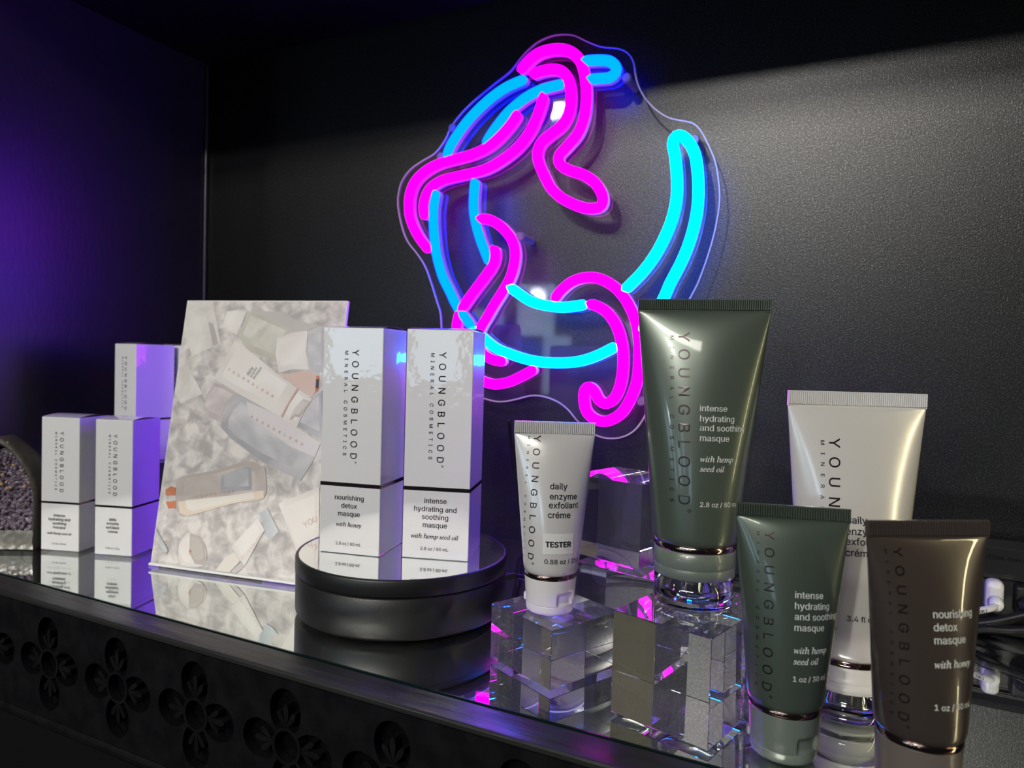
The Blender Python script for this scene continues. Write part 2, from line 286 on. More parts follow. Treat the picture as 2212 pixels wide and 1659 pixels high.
CARD=[
 ('pale',[(-0.0016,0.2191),(0.0263,0.2192),(0.0395,0.1831),(0.0129,0.172),(0.0007,0.1937)]),
 ('grey',[(0.0244,0.2013),(0.0293,0.2005),(0.0377,0.183),(0.0323,0.1813)]),
 ('pale',[(0.0029,0.1629),(0.0106,0.1632),(0.0284,0.1408),(0.0081,0.132),(0.0004,0.1404)]),
 ('shade',[(0.0972,0.2111),(0.1069,0.2046),(0.1301,0.1994),(0.1203,0.1955),(0.0939,0.1904),(0.0666,0.2113)]),
 ('moss',[(0.063,0.2113),(0.0782,0.2066),(0.1073,0.1953),(0.1009,0.1843),(0.0978,0.1688),(0.066,0.1789),(0.0555,0.1905)]),
 ('white',[(0.0418,0.2107),(0.0509,0.212),(0.0612,0.2109),(0.0581,0.2009),(0.0545,0.1909),(0.0431,0.1959),(0.0395,0.1999)]),
 ('steel',[(0.1212,0.1955),(0.1345,0.1987),(0.1391,0.1625),(0.128,0.1629),(0.1226,0.1779)]),
 ('white',[(0.0932,0.1888),(0.1067,0.1937),(0.1208,0.1955),(0.1217,0.1786),(0.1262,0.164),(0.1107,0.1639),(0.099,0.1604),(0.0939,0.1749)]),
 ('blush',[(0.1009,0.1593),(0.1254,0.1634),(0.1352,0.1594),(0.1343,0.1473),(0.1316,0.142),(0.1179,0.1489)]),
 ('dark',[(0.1334,0.157),(0.136,0.1571),(0.1364,0.1493),(0.1339,0.1492)]),
 ('rust',[(0.1334,0.1593),(0.1359,0.1594),(0.136,0.1568),(0.1335,0.1567)]),
 ('rust',[(0.1338,0.1496),(0.1363,0.1497),(0.1362,0.147),(0.1336,0.1473)]),
 ('white',[(0.053,0.1857),(0.0578,0.1846),(0.0982,0.1596),(0.117,0.1489),(0.1108,0.1374),(0.1056,0.1251),(0.0622,0.1429),(0.0375,0.1541),(0.0452,0.1705)]),
 ('rose',[(0.117,0.1489),(0.1188,0.1486),(0.1118,0.1366),(0.1069,0.125),(0.1051,0.1254),(0.1108,0.1374)]),
 ('white',[(0.1193,0.1482),(0.1318,0.1405),(0.1255,0.1298),(0.1212,0.1181),(0.1074,0.1248),(0.1122,0.1367)]),
 ('taupe',[(0.1241,0.1409),(0.1311,0.139),(0.1227,0.1259),(0.1192,0.1265),(0.1158,0.1234),(0.1139,0.124),(0.1182,0.1339)]),
 ('steel',[(0.1326,0.1406),(0.14,0.1483),(0.1449,0.1102),(0.122,0.1185),(0.1264,0.1298)]),
 ('mauve',[(0.0395,0.1505),(0.0505,0.1479),(0.0628,0.1426),(0.0539,0.1317),(0.0506,0.1177),(0.0379,0.1224),(0.0304,0.1283),(0.0339,0.1418)]),
 ('steel',[(0.0628,0.1426),(0.1,0.1278),(0.1438,0.107),(0.139,0.0929),(0.1302,0.0771),(0.0926,0.0898),(0.0615,0.106),(0.0506,0.1146),(0.0507,0.1231),(0.0546,0.1333)]),
 ('label',[(0.0722,0.1364),(0.1045,0.1265),(0.1438,0.107),(0.1403,0.0959),(0.1166,0.1032),(0.0756,0.1259)]),
 ('taupe',[(0.0175,0.0716),(0.0496,0.0793),(0.0795,0.0889),(0.0931,0.0861),(0.0974,0.0834),(0.0992,0.0615),(0.0714,0.0548),(0.03,0.0413),(0.0214,0.043),(0.0167,0.0517),(0.0151,0.0638)]),
 ('peach',[(0.019,0.0519),(0.0704,0.0614),(0.098,0.0673),(0.0992,0.0615),(0.0714,0.0548),(0.03,0.0413),(0.0223,0.0431)]),
 ('steel',[(0.0573,0.0761),(0.0802,0.0844),(0.0847,0.084),(0.0877,0.0665),(0.0585,0.0626)]),
 ('rust',[(0.0052,0.0607),(0.0104,0.0638),(0.0145,0.0629),(0.0155,0.0569),(0.006,0.0561)]),
 ('rust',[(0.0069,0.0509),(0.017,0.0525),(0.0184,0.0469),(0.0106,0.0457)]),
 ('white',[(0.0357,0.0293),(0.0434,0.0271),(0.0509,0.0197),(0.0539,0.0097),(0.0507,0.0043),(0.042,0.0019),(0.033,0.0016),(0.0272,0.0084),(0.0258,0.0172),(0.0291,0.0249)]),
 ('taupe',[(0.0349,0.0285),(0.0434,0.0271),(0.0499,0.0203),(0.0534,0.0097),(0.0515,0.0051),(0.0434,0.0049),(0.0366,0.0131)]),
 ('mist',[(0.0966,0.0496),(0.1034,0.0539),(0.1163,0.0377),(0.1127,0.0331),(0.107,0.0311)]),
 ('white',[(0.113,0.0583),(0.1472,0.074),(0.1514,0.0382),(0.1429,0.0311),(0.134,0.0239),(0.1243,0.0406)]),
 ('white',[(0.0755,0.0218),(0.0858,0.0348),(0.0963,0.046),(0.1036,0.0372),(0.0976,0.0251),(0.0897,0.0085),(0.0838,0.0129)]),
 ('cream',[(0.0631,0.002),(0.0708,0.0123),(0.0783,0.0181),(0.0849,0.0116),(0.0761,0.0006),(0.0692,0.0001)]),
 ('mauve',[(0.0855,0.0109),(0.0897,0.0085),(0.0822,0.0005),(0.077,0.0006)]),
 ('mist',[(-0.002,0.031),(0.0012,0.029),(0.0163,0.0125),(0.014,0.01),(0.0074,0.0153)]),
]
CARDTEXT=[('YOUNGBLOOD', (0.0503, 0.1614), (0.096, 0.1406), 'rose'), ('YOUNGBLOOD', (0.0777, 0.1237), (0.1281, 0.1041), 'rose'), ('YOUNGBLOOD', (0.0324, 0.0553), (0.0713, 0.064), 'rose'), ('YOUNGBLOOD', (0.0869, 0.0125), (0.1032, 0.0336), 'rose'), ('YOU', (0.1386, 0.042), (0.1493, 0.0483), 'rose'), ('daily', (0.0709, 0.1576), (0.0749, 0.1639), 'ink'), ('enzyme', (0.0738, 0.1561), (0.0785, 0.164), 'ink'), ('exfoliant', (0.0767, 0.1547), (0.083, 0.1642), 'ink'), ('YB', (0.0399, 0.0119), (0.0384, 0.0158), 'rust')]

# ------------------------------------------------------------------ setting: the black display cabinet
XL, XR, YB, YF, ZC = -.742, .56, .63, .300, .531
structure('wall_back', newbox(XL-.02, XR+.02, YB, YB+.02, -.12, ZC+.02), WALL)
structure('wall_left', newbox(XL-.02, XL, YF-.004, YB, -.12, ZC), SIDE)
structure('wall_right', newbox(XR, XR+.02, YF-.004, YB, -.12, ZC), SIDE)
structure('ceiling', newbox(XL-.02, XR+.02, YF, YB, ZC, ZC+.02), DARK)
structure('trim_1', newbox(XL+.0005, XL+.005, YB-.0045, YB-.0005, .002, ZC-.002, .0015), SIDE)
structure('wall_front', newbox(XL-.02, XR+.02, .302, .316, -.62, -.0885), DARK)

# ------------------------------------------------------------------ mirrored shelf
sh = thing('mirror_shelf', 'long mirrored glass shelf top behind the carved black rail', 'shelf', (0, 0, 0))
bm = bmesh.new()
v = [bm.verts.new(p) for p in ((XL+.001, .3130, 0), (XR-.001, .3130, 0), (XR-.001, YB-.001, 0), (XL+.001, YB-.001, 0))]; bm.faces.new(v)
mesh_obj('glass_sheet', bm, SHEET, sh)
mesh_obj('glass_edge', newbox(XL+.001, XR-.001, .3119, .3129, -.0028, 0.0), GEDGE, sh)
mesh_obj('mirror_backing', newbox(XL+.001, XR-.001, .3130, YB-.001, -.0045, -.0022), MIRROR, sh)
mesh_obj('base_board', newbox(XL+.001, XR-.001, .316, YB-.001, -.03, -.0050), DARK, sh)

# ------------------------------------------------------------------ carved front rail
rail = thing('carved_rail', 'black wooden front rail carved with a row of four-petal flowers', 'rail', (0, .291, -.04))
def ext(outer, holes, y0, y1):
    cu = bpy.data.curves.new('c', 'CURVE'); cu.dimensions = '2D'; cu.fill_mode = 'BOTH'; cu.extrude = (y1-y0)/2
    for pts in [outer]+holes:
        s = cu.splines.new('POLY'); s.points.add(len(pts)-1); s.use_cyclic_u = True
        for q, p in zip(s.points, pts): q.co = (p[0], p[1], 0, 1)
    ob = bpy.data.objects.new('c', cu); COL.objects.link(ob)
    me = bpy.data.meshes.new_from_object(ob.evaluated_get(bpy.context.evaluated_depsgraph_get()))
    b = bmesh.new(); b.from_mesh(me)
    for q in b.verts: q.co = Vector((q.co.x, (y0+y1)/2+q.co.z, q.co.y))
    bmesh.ops.recalc_face_normals(b, faces=b.faces[:])
    bpy.data.objects.remove(ob); bpy.data.curves.remove(cu); bpy.data.meshes.remove(me); return b
fx = [-.3454+.0712*k for k in range(-5, 13)]
fx = [x for x in fx if XL+.035 < x < XR-.035]
holes = []; leaves = []
def ell(cx, cz, a, b, rot, n=30):
    c, s = math.cos(rot), math.sin(rot)
    return [(cx+a*math.cos(t)*c-b*math.sin(t)*s, cz+a*math.cos(t)*s+b*math.sin(t)*c) for t in [2*math.pi*i/n for i in range(n)]]
FZ = -.0417
for x in fx:
    holes.append(ell(x, FZ, .0084, .0086, 0, 26))
    for k in range(4):
        an = math.pi/2*k+(.05 if k % 2 else 0)
        loc = [(.0198+.0122*math.cos(t), .0112*math.sin(t)) for t in [-math.pi/2+math.pi*i/22 for i in range(23)]]
        loc += [(.0150, .0106), (.0110, .0088)]+[(.0104*math.cos(t), .0104*math.sin(t)) for t in [math.radians(38-76*i/8) for i in range(9)]]+[(.0110, -.0088), (.0150, -.0106)]
        pts = [(x+lx*math.cos(an)-ly*math.sin(an), FZ+lx*math.sin(an)+ly*math.cos(an)) for lx, ly in loc]
        holes.append(pts)
        for da, L, W in ((0, .0138, .0034), (.60, .0112, .0031), (-.60, .0112, .0031)):
            bx, bz = x+.0095*math.cos(an), FZ+.0095*math.sin(an)
            lf = []
            for i in range(18):
                t = 2*math.pi*i/18; u_ = .5-.5*math.cos(t); ww = W*.5*math.sin(t)*(.35+1.1*u_)
                px, pz = u_*L, ww
                lf.append((bx+px*math.cos(an+da)-pz*math.sin(an+da), bz+px*math.sin(an+da)+pz*math.cos(an+da)))
            leaves.append(lf)
OFF = Vector((0, .291, -.04))
def local(b):
    for q in b.verts: q.co -= OFF
    return b
mesh_obj('front_board', local(ext([(XL-.01, -.0795), (XR+.01, -.0795), (XR+.01, -.0046), (XL-.01, -.0046)], holes, .291, .2965)), RAILF, rail)
mesh_obj('recess_board', local(newbox(XL-.01, XR+.01, .2968, .3015, -.0790, -.0050)), RAILB, rail)
b = bmesh.new()
for lf in leaves:
    top = [b.verts.new((p[0], .2915, p[1])) for p in lf]; bot = [b.verts.new((p[0], .2968, p[1])) for p in lf]
    n = len(lf); b.faces.new(top)
    for i in range(n): b.faces.new((top[i], bot[i], bot[(i+1) % n], top[(i+1) % n]))
bmesh.ops.recalc_face_normals(b, faces=b.faces[:])
o = mesh_obj('leaf_carving', local(b), RAILF, rail); o['kind'] = 'stuff'
mesh_obj('top_board', local(newbox(XL-.01, XR+.01, .2902, .3110, -.0042, -.0002, .0012, 3)), RAILT, rail)
mesh_obj('lower_moulding', local(newbox(XL-.01, XR+.01, .2895, .3015, -.0878, -.0797, .003, 3)), RAILF, rail)

# ------------------------------------------------------------------ neon sign
sign = thing('neon_sign', 'pink and blue neon sign of a long-haired face in a crescent, on clear acrylic', 'neon sign', (-.29, .604, .27))
SO = Vector((-.29, .604, .27))
def slocal(b):
    for q in b.verts: q.co -= SO
    return b
def sweep(path, half, y_of, close_front=True):
    """path: (x,z) list; half(k) -> cross-section list of (side, y)"""
    b = bmesh.new(); rings = []; n = len(path)
    ln = [0.0]
    for i in range(1, n): ln.append(ln[-1]+(path[i]-path[i-1]).length)
    for i, p in enumerate(path):
        t = (path[min(i+1, n-1)]-path[max(i-1, 0)]).normalized(); s = Vector((-t.y, t.x))
        d = min(ln[i], ln[-1]-ln[i]); k = 1.0 if d > .0042 else math.sqrt(max(.06, 1-(1-d/.0042)**2))
        rings.append([b.verts.new((p.x+s.x*a*k, y_of(q, k), p.y+s.y*a*k)) for a, q in half])
    m = len(half)
    for A, B in zip(rings, rings[1:]):
        for k in range(m): b.faces.new((A[k], A[(k+1) % m], B[(k+1) % m], B[k]))
    b.faces.new(rings[0]); b.faces.new(rings[-1][::-1])
    bmesh.ops.recalc_face_normals(b, faces=b.faces[:]); return b
HR = .0046
front = [(HR*math.cos(math.pi*i/10), -.0062-.0062*math.sin(math.pi*i/10)) for i in range(11)]
backp = [(HR*.93, 0), (HR*.93, -.0062), (-HR*.93, -.0062), (-HR*.93, 0)]
for c, pts in NEON:
    path = catmull([(x, z) for x, z in pts], .0022)
    t = mesh_obj('neon_tube', slocal(sweep(path, front, lambda q, k: .604+q)), PINK if c == 'm' else (AQUA if c == 'a' else CYAN), sign, True)
    t['label'] = 'glowing pink neon tube' if c == 'm' else 'glowing blue neon tube'
    mesh_obj('backing', slocal(sweep(path, backp, lambda q, k: .604+q)), BACK, t)
po = catmull([(x, z) for x, z in PANEL], .004, True)
b = bmesh.new(); fr = [b.verts.new((p.x, .6042, p.y)) for p in po]; b.faces.new(fr); b.normal_update()
if b.faces[:][0].normal.y > 0: bmesh.ops.reverse_faces(b, faces=b.faces[:])
mesh_obj('clear_panel', slocal(b), ACR, sign)
b = bmesh.new(); n = len(po)
cen = sum(po, Vector((0, 0)))/n
A = [b.verts.new((p.x, .6040, p.y)) for p in po]; B = [b.verts.new((p.x, .6078, p.y)) for p in po]
for i in range(n): b.faces.new((A[i], A[(i+1) % n], B[(i+1) % n], B[i]))
tn = []
for i in range(n):
    t = (po[(i+1) % n]-po[i-1]).normalized(); tn.append(Vector((-t.y, t.x)))
sgn = 1 if sum((cen-po[i]).dot(tn[i]) for i in range(n)) > 0 else -1
D = [b.verts.new((po[i].x+sgn*tn[i].x*.0011, .6040, po[i].y+sgn*tn[i].y*.0011)) for i in range(n)]
for i in range(n): b.faces.new((A[i], A[(i+1) % n], D[(i+1) % n], D[i]))
mesh_obj('panel_edge', slocal(b), FROST, sign)
for x, z in STUDS:
    b = bmesh.new(); lathe(b, [(.0032, 0), (.0032, .0252), (.0042, .0252), (.0042, .0285), (.0034, .0295)], 24)
    for q in b.verts: q.co = Vector((x+q.co.x, .6296-q.co.z, z+q.co.y))
    bmesh.ops.recalc_face_normals(b, faces=b.faces[:])
    mesh_obj('standoff', slocal(b), STEEL, sign)
cable('power_lead', [Vector(p)-SO for p in ((-.30, .609, .118), (-.302, .62, .09), (-.296, .623, .05), (-.28, .618, .006), (-.2, .6, .0035), (-.09, .6, .0035), (-.02, .604, .006))], .0016, BLACKP, sign)

# ------------------------------------------------------------------ acrylic blocks
def block(label, fr, ang, wx, dy, h, z=0.0, group='clear acrylic display blocks'):
    """fr = front-left corner, ang = direction of its front edge"""
    c, s = math.cos(ang), math.sin(ang)
    cx = fr[0]+c*wx/2-s*dy/2; cy_ = fr[1]+s*wx/2+c*dy/2
    o = mesh_obj('acrylic_block', newbox(-wx/2, wx/2, -dy/2, dy/2, .00015, h-.00005, .00025, 1), BLOCKM)
    o.location = (cx, cy_, z); o.rotation_euler = (0, 0, ang); return tag(o, label, 'acrylic block', group)
block('low clear acrylic block under the small white tester tube', (-.1871, .3637), math.atan2(-.423, .906), .0524, .0524, .032)
block('tall clear acrylic block under the big grey-green tube', (-.1046, .3360), math.atan2(-.26, .964), .052, .0720, .0513)
block('clear acrylic block behind the tester tube, bottom of its stack', (-.1525, .4080), math.atan2(-.227, .974), .062, .062, .0508)
block('clear acrylic block on top of another, below the pink bow tail of the sign', (-.1634, .4266), math.atan2(-.28, .96), .0522, .0515, .0508, .0510)
block('clear acrylic block by the left wall, under two upright white cartons', (-.6650, .4530), math.radians(-5), .056, .092, .0648)

# ------------------------------------------------------------------ cartons
def carton(label, W, D, H, band, fl, ang, z, lines, ital, oz, big=True, group=None, prod=True):
    c, s = math.cos(ang), math.sin(ang)
    t = thing('product_carton', label, 'carton', (fl[0]+c*W/2-s*D/2, fl[1]+s*W/2+c*D/2, z), ang, group)
    hx, hy = W/2, D/2
    k = H/.1555
    mesh_obj('carton_body', newbox(-hx, hx, -hy, hy, .0002, H-.0012, .0006, 2), CARTON, t)
    b = bmesh.new(); N = 14; rows = []
    for i in range(N+1):
        y = -hy+.0004+(D-.0008)*i/N; zz = H-.0010+.0016*math.sin(math.pi*i/N)
        rows.append((b.verts.new((-hx+.0003, y, zz)), b.verts.new((hx-.0003, y, zz))))
    for a, e in zip(rows, rows[1:]): b.faces.new((a[0], a[1], e[1], e[0]))
    mesh_obj('top_flap', b, CARTON, t)
    bw = .0013 if big else .0009
    b = bmesh.new(); o = .00012
    P = [(-hx-o, -hy-o), (hx+o, -hy-o), (hx+o, hy+o), (-hx-o, hy+o)]
    lo = [b.verts.new((x, y, band-bw)) for x, y in P]; hi = [b.verts.new((x, y, band+bw)) for x, y in P]
    for i in range(4): b.faces.new((lo[i], lo[(i+1) % 4], hi[(i+1) % 4], hi[i]))
    mesh_obj('foil_band', b, FOIL, t)
    yf = -hy-.00022
    b = bmesh.new()
    def vert(sx, ztop, zbot, cap, txt):
        vs, fs, _ = fit(txt, width=ztop-zbot, cap=cap, bold=.004 if cap > .003 else .008)
        put(b, vs, fs, lambda x, y: (sx-cap/2+y, yf, ztop-x))
    if big:
        vert(-hx+.545*W, .1395, .0655, .0047, 'YOUNGBLOOD'); vert(-hx+.395*W, .1385, .0675, .0024, 'MINERAL COSMETICS')
        vs, fs, _ = fit('®', cap=.0016); put(b, vs, fs, lambda x, y: (-hx+.545*W+.0006+y, yf, .0637-x))
    else:
        vert(-hx+.54*W, .1026, .0507, .0034, 'YOUNGBLOOD'); vert(-hx+.39*W, .1020, .0525, .0018, 'MINERAL COSMETICS')
    bmesh.ops.recalc_face_normals(b, faces=b.faces[:])
    mesh_obj('brand_lettering', b, LFOIL, t)
    if prod:
        b = bmesh.new()
        ref, _, kk = fit('hydrating and', width=(.029 if big else .0205)*W/(.0457 if big else .036))
        def cen(txt, zc, it=False, size=1.0):
            vs, fs = glyphs(txt, italic=it, bold=.010)
            x0 = min(v[0] for v in vs); wd = (max(v[0] for v in vs)-x0)*kk*size
            put(b, [((x-x0)*kk*size, y*kk*size) for x, y in vs], fs, lambda x, y: (-hx+.49*W-wd/2+x, yf, zc-.36*kk*size+y+.08*kk*size))
        for txt, zc in lines: cen(txt, zc)
        for txt, zc in ital: cen(txt, zc, True, .95)
        cen(oz[0], oz[1], False, .62)
        bmesh.ops.recalc_face_normals(b, faces=b.faces[:])
        mesh_obj('product_lettering', b, INK, t)
    return t

# turntable first
tt = thing('display_turntable', 'round black display turntable with a mirrored top under two cartons', 'turntable', (-.2838, .4132, 0))
R = .0731
b = bmesh.new(); lathe(b, [(R-.0035, .0003), (R-.0015, .0012), (R-.0004, .0030), (R-.0003, .0262), (R-.0012, .0272), (R-.003, .0274)], 128); mesh_obj('base_drum', b, SATIN, tt, True)
b = bmesh.new(); lathe(b, [(R-.003, .0277), (R-.0006, .0279), (R, .0287), (R, .0376), (R-.0006, .0387), (R-.0016, .0390), (R-.0022, .0388), (R-.0024, .0380)], 128); mesh_obj('turning_plate', b, SATIN, tt, True)
b = bmesh.new(); lathe(b, [(.0001, .0386), (R-.0023, .0386)], 128, cap1=False); mesh_obj('mirror_top', b, MIRROR, tt)
b = bmesh.new(); lathe(b, [(.02, 0), (.02, .0006)], 32); mesh_obj('foot_pad', b, BLACKP, tt)
usb = thing('power_cable', 'thin black cable plugged in behind the round turntable', 'cable', (-.2385, .4735, .010))
UO = Vector((-.2385, .4735, .010))
cable('cord', [Vector(p)-UO for p in ((-.2300, .4850, .0095), (-.222, .496, .006), (-.205, .512, .0028), (-.19, .545, .0026), (-.16, .584, .0026), (-.10, .592, .0026), (-.03, .588, .0026), (.02, .585, .006))], .0018, BLACKP, usb)
b = newbox(-.0028, .0028, -.007, .007, -.0026, .0026, .0012)
o = mesh_obj('plug', b, BLACKP, usb); o.location = Vector((-.2342, .4790, .0098))-UO; o.rotation_euler = (0, 0, math.atan2(-.55, .75))

carton('tall white carton reading nourishing detox masque, left one on the round turntable', .0444, .0400, .1555, .0475, (-.3289, .3776), math.radians(12.2), .0387,
       [('nourishing', .0389), ('detox', .0334), ('masque', .0279)], [('with honey', .0206)], ('2.8 oz / 80 mL', .0072), True, 'tall white cartons on the turntable')
carton('tall white carton reading intense hydrating and soothing masque, right one on the turntable', .0457, .0416, .1555, .0475, (-.2725, .3951), math.radians(17.8), .0387,
       [('intense', .0398), ('hydrating and', .0342), ('soothing', .0288), ('masque', .0234)], [('with hemp seed oil', .0158)], ('2.8 oz / 80 mL', .0072), True, 'tall white cartons on the turntable')
SL = [('intense', .0307), ('hydrating and', .0273), ('soothing', .0238), ('masque', .0204)]
carton('small white carton on the mirror beside the purple geode', .0361, .036, .116, .0415, (-.626, .3662), math.radians(17.9), 0,
       SL, [('with hemp seed oil', .0153)], ('1.0 oz / 30 mL', .0062), False, 'small white cartons at the left')
carton('small white carton reading daily enzyme exfoliant, nearest the photo card', .0345, .036, .116, .0415, (-.5755, .3806), math.radians(17.6), 0,
       [('daily', .0307), ('enzyme', .0273), ('exfoliant', .0238), ('crème', .0204)], [], ('0.88 oz / 25 g', .0062), False, 'small white cartons at the left')
carton('small white carton raised on a block behind the front pair, one side lit purple', .036, .040, .116, .0415, (-.6602, .4554), math.radians(-5), .0650,
       SL, [('with hemp seed oil', .0153)], ('1.0 oz / 30 mL', .0062), False, 'small white cartons at the left')
carton('small white carton raised on a block, mostly hidden behind the photo card', .036, .036, .116, .0415, (-.6470, .4990), math.radians(-5), .0650,
       SL, [], ('1.0 oz / 30 mL', .0062), False, 'small white cartons at the left')

# ------------------------------------------------------------------ photo card
CA = math.radians(9.7); CW, CH = .1535, .220
card = thing('photo_card', 'leaning white card printed with a photo of skincare bottles in water', 'sign card', (-.5099, .3843, 0), math.radians(9.22))
sa, ca = math.sin(CA), math.cos(CA)
def cp(a, h, n): return (a, h*sa-n*ca, h*ca+n*sa+.0004)
def slab(x0, x1, h0, h1, n0, n1):
    b = bmesh.new(); v = [b.verts.new(cp(x, h, n)) for n in (n0, n1) for x, h in ((x0, h0), (x1, h0), (x1, h1), (x0, h1))]
    for f in ((0, 1, 2, 3), (7, 6, 5, 4), (0, 4, 5, 1), (1, 5, 6, 2), (2, 6, 7, 3), (3, 7, 4, 0)): b.faces.new([v[i] for i in f])
    bmesh.ops.recalc_face_normals(b, faces=b.faces[:]); return b
CARDW = pbr('white_card', (.82, .81, .78), .4, coat=.2)
mesh_obj('card_board', slab(0, CW, 0, CH, -.0030, 0), CARDW, card)
mesh_obj('foot_lip', slab(0, CW, -.0002, .0016, 0, .0022), CARDW, card)
b = bmesh.new()
v = [b.verts.new(p) for p in ((.055, .0300, .150), (.10, .0300, .150), (.105, .085, .001), (.05, .085, .001))]
b.faces.new(v); r_ = bmesh.ops.solidify(b, geom=b.faces[:], thickness=.0015)
mesh_obj('easel_back', b, CARDW, card)
def print_mat(name, c1, c2, scale=40, det=5, rough=.38, lo=.35, hi=.65, dist=1.2):
    m = pbr(name, c1, .5, spec=.3); nt = m.node_tree; bs = nt.nodes['Principled BSDF']
    tc = nt.nodes.new('ShaderNodeTexCoord'); n = nt.nodes.new('ShaderNodeTexNoise'); n.inputs['Scale'].default_value = scale; n.inputs['Detail'].default_value = det; n.inputs['Distortion'].default_value = dist
    rp = nt.nodes.new('ShaderNodeValToRGB'); rp.color_ramp.elements[0].position = lo; rp.color_ramp.elements[1].position = hi
    rp.color_ramp.elements[0].color = (*c1, 1); rp.color_ramp.elements[1].color = (*c2, 1)
    nt.links.new(tc.outputs['Object'], n.inputs['Vector']); nt.links.new(n.outputs['Fac'], rp.inputs[0]); nt.links.new(rp.outputs[0], bs.inputs['Base Color']); return m
PM = {'water': print_mat('print_water', (.43, .405, .40), (.76, .72, .695), 95, 14, .38, .36, .64, .5), 'pale': print_mat('print_pale', (.62, .59, .56), (.78, .75, .72), 30), 'grey': print_mat('print_grey', (.45, .42, .39), (.52, .49, .46), 30),
      'shade': print_mat('print_shade', (.52, .49, .48), (.56, .53, .52), 20), 'moss': print_mat('print_moss', (.50, .49, .42), (.62, .60, .54), 22), 'white': print_mat('print_white', (.70, .66, .63), (.80, .77, .74), 16, 2),
      'steel': print_mat('print_steel', (.38, .38, .41), (.60, .59, .61), 16, 3), 'blush': print_mat('print_blush', (.62, .46, .40), (.70, .54, .48), 18), 'dark': print_mat('print_dark', (.05, .04, .04), (.09, .07, .07)),
      'rust': print_mat('print_rust', (.55, .17, .08), (.62, .26, .15)), 'rose': print_mat('print_rose', (.60, .38, .33), (.66, .46, .40)), 'taupe': print_mat('print_taupe', (.46, .41, .39), (.58, .53, .50), 18, 3),
      'mauve': print_mat('print_mauve', (.48, .42, .43), (.66, .60, .60), 18, 3), 'label': print_mat('print_label', (.68, .65, .66), (.74, .71, .71), 14, 2), 'peach': print_mat('print_peach', (.72, .61, .50), (.78, .68, .58), 14, 2),
      'mist': print_mat('print_mist', (.42, .46, .50), (.62, .65, .67), 30), 'cream': print_mat('print_cream', (.76, .72, .66), (.80, .77, .72), 12, 2), 'steel_glint': print_mat('print_steel_glint', (.44, .44, .47), (.66, .65, .67), 22, 4), 'white_glint': print_mat('print_white_glint', (.76, .72, .69), (.83, .80, .77), 18, 2), 'taupe_glint': print_mat('print_taupe_glint', (.50, .45, .42), (.64, .59, .56), 26, 4), 'mauve_glint': print_mat('print_mauve_glint', (.54, .48, .49), (.70, .65, .64), 24, 3), 'moss_glint': print_mat('print_moss_glint', (.54, .53, .47), (.70, .68, .63), 40, 6),
      'ink': print_mat('print_ink', (.12, .12, .14), (.16, .16, .18))}
LIGHTER = {'steel': 'steel_glint', 'white': 'white_glint', 'taupe': 'taupe_glint', 'mauve': 'mauve_glint', 'peach': 'cream', 'moss': 'moss_glint'}
keys = list(PM); b = bmesh.new()
def pf(pts, key, lev):
    f = b.faces.new([b.verts.new(cp(min(max(a, .0006), CW-.0006), min(max(h, .0018), CH-.0006), lev)) for a, h in pts]); f.material_index = keys.index(key)
pf([(0, 0), (CW, 0), (CW, CH), (0, CH)], 'water', .00012)
for i, (key, pts) in enumerate(CARD):
    sm = [(p.x, p.y) for p in catmull(pts, .004, True)] if len(pts) > 9 and key != 'steel' else pts
    pf(sm, key, .00022+.00002*i)
    if key in LIGHTER and len(pts) > 4:
        gx = sum(p[0] for p in sm)/len(sm); gy = sum(p[1] for p in sm)/len(sm)
        pf([(gx+(x-gx)*.80-.0008, gy+(y-gy)*.74+.0010) for x, y in sm], LIGHTER[key], .00023+.00002*i)
for txt, p0, p1, key in CARDTEXT:
    dx, dy = p1[0]-p0[0], p1[1]-p0[1]; L = math.hypot(dx, dy); an = math.atan2(dy, dx)
    vs, fs, _ = fit(txt, width=L, cap=.0021) if txt == 'YOUNGBLOOD' else fit(txt, width=L)
    n0 = len(b.faces); V = [b.verts.new(cp(p0[0]+x*math.cos(an)-y*math.sin(an), p0[1]+x*math.sin(an)+y*math.cos(an), .00115)) for x, y in vs]
    for t in fs:
        try: f = b.faces.new([V[i] for i in t]); f.material_index = keys.index(key)
        except ValueError: pass
bmesh.ops.recalc_face_normals(b, faces=b.faces[:])
mesh_obj('printed_photo', b, [PM[k] for k in keys], card)

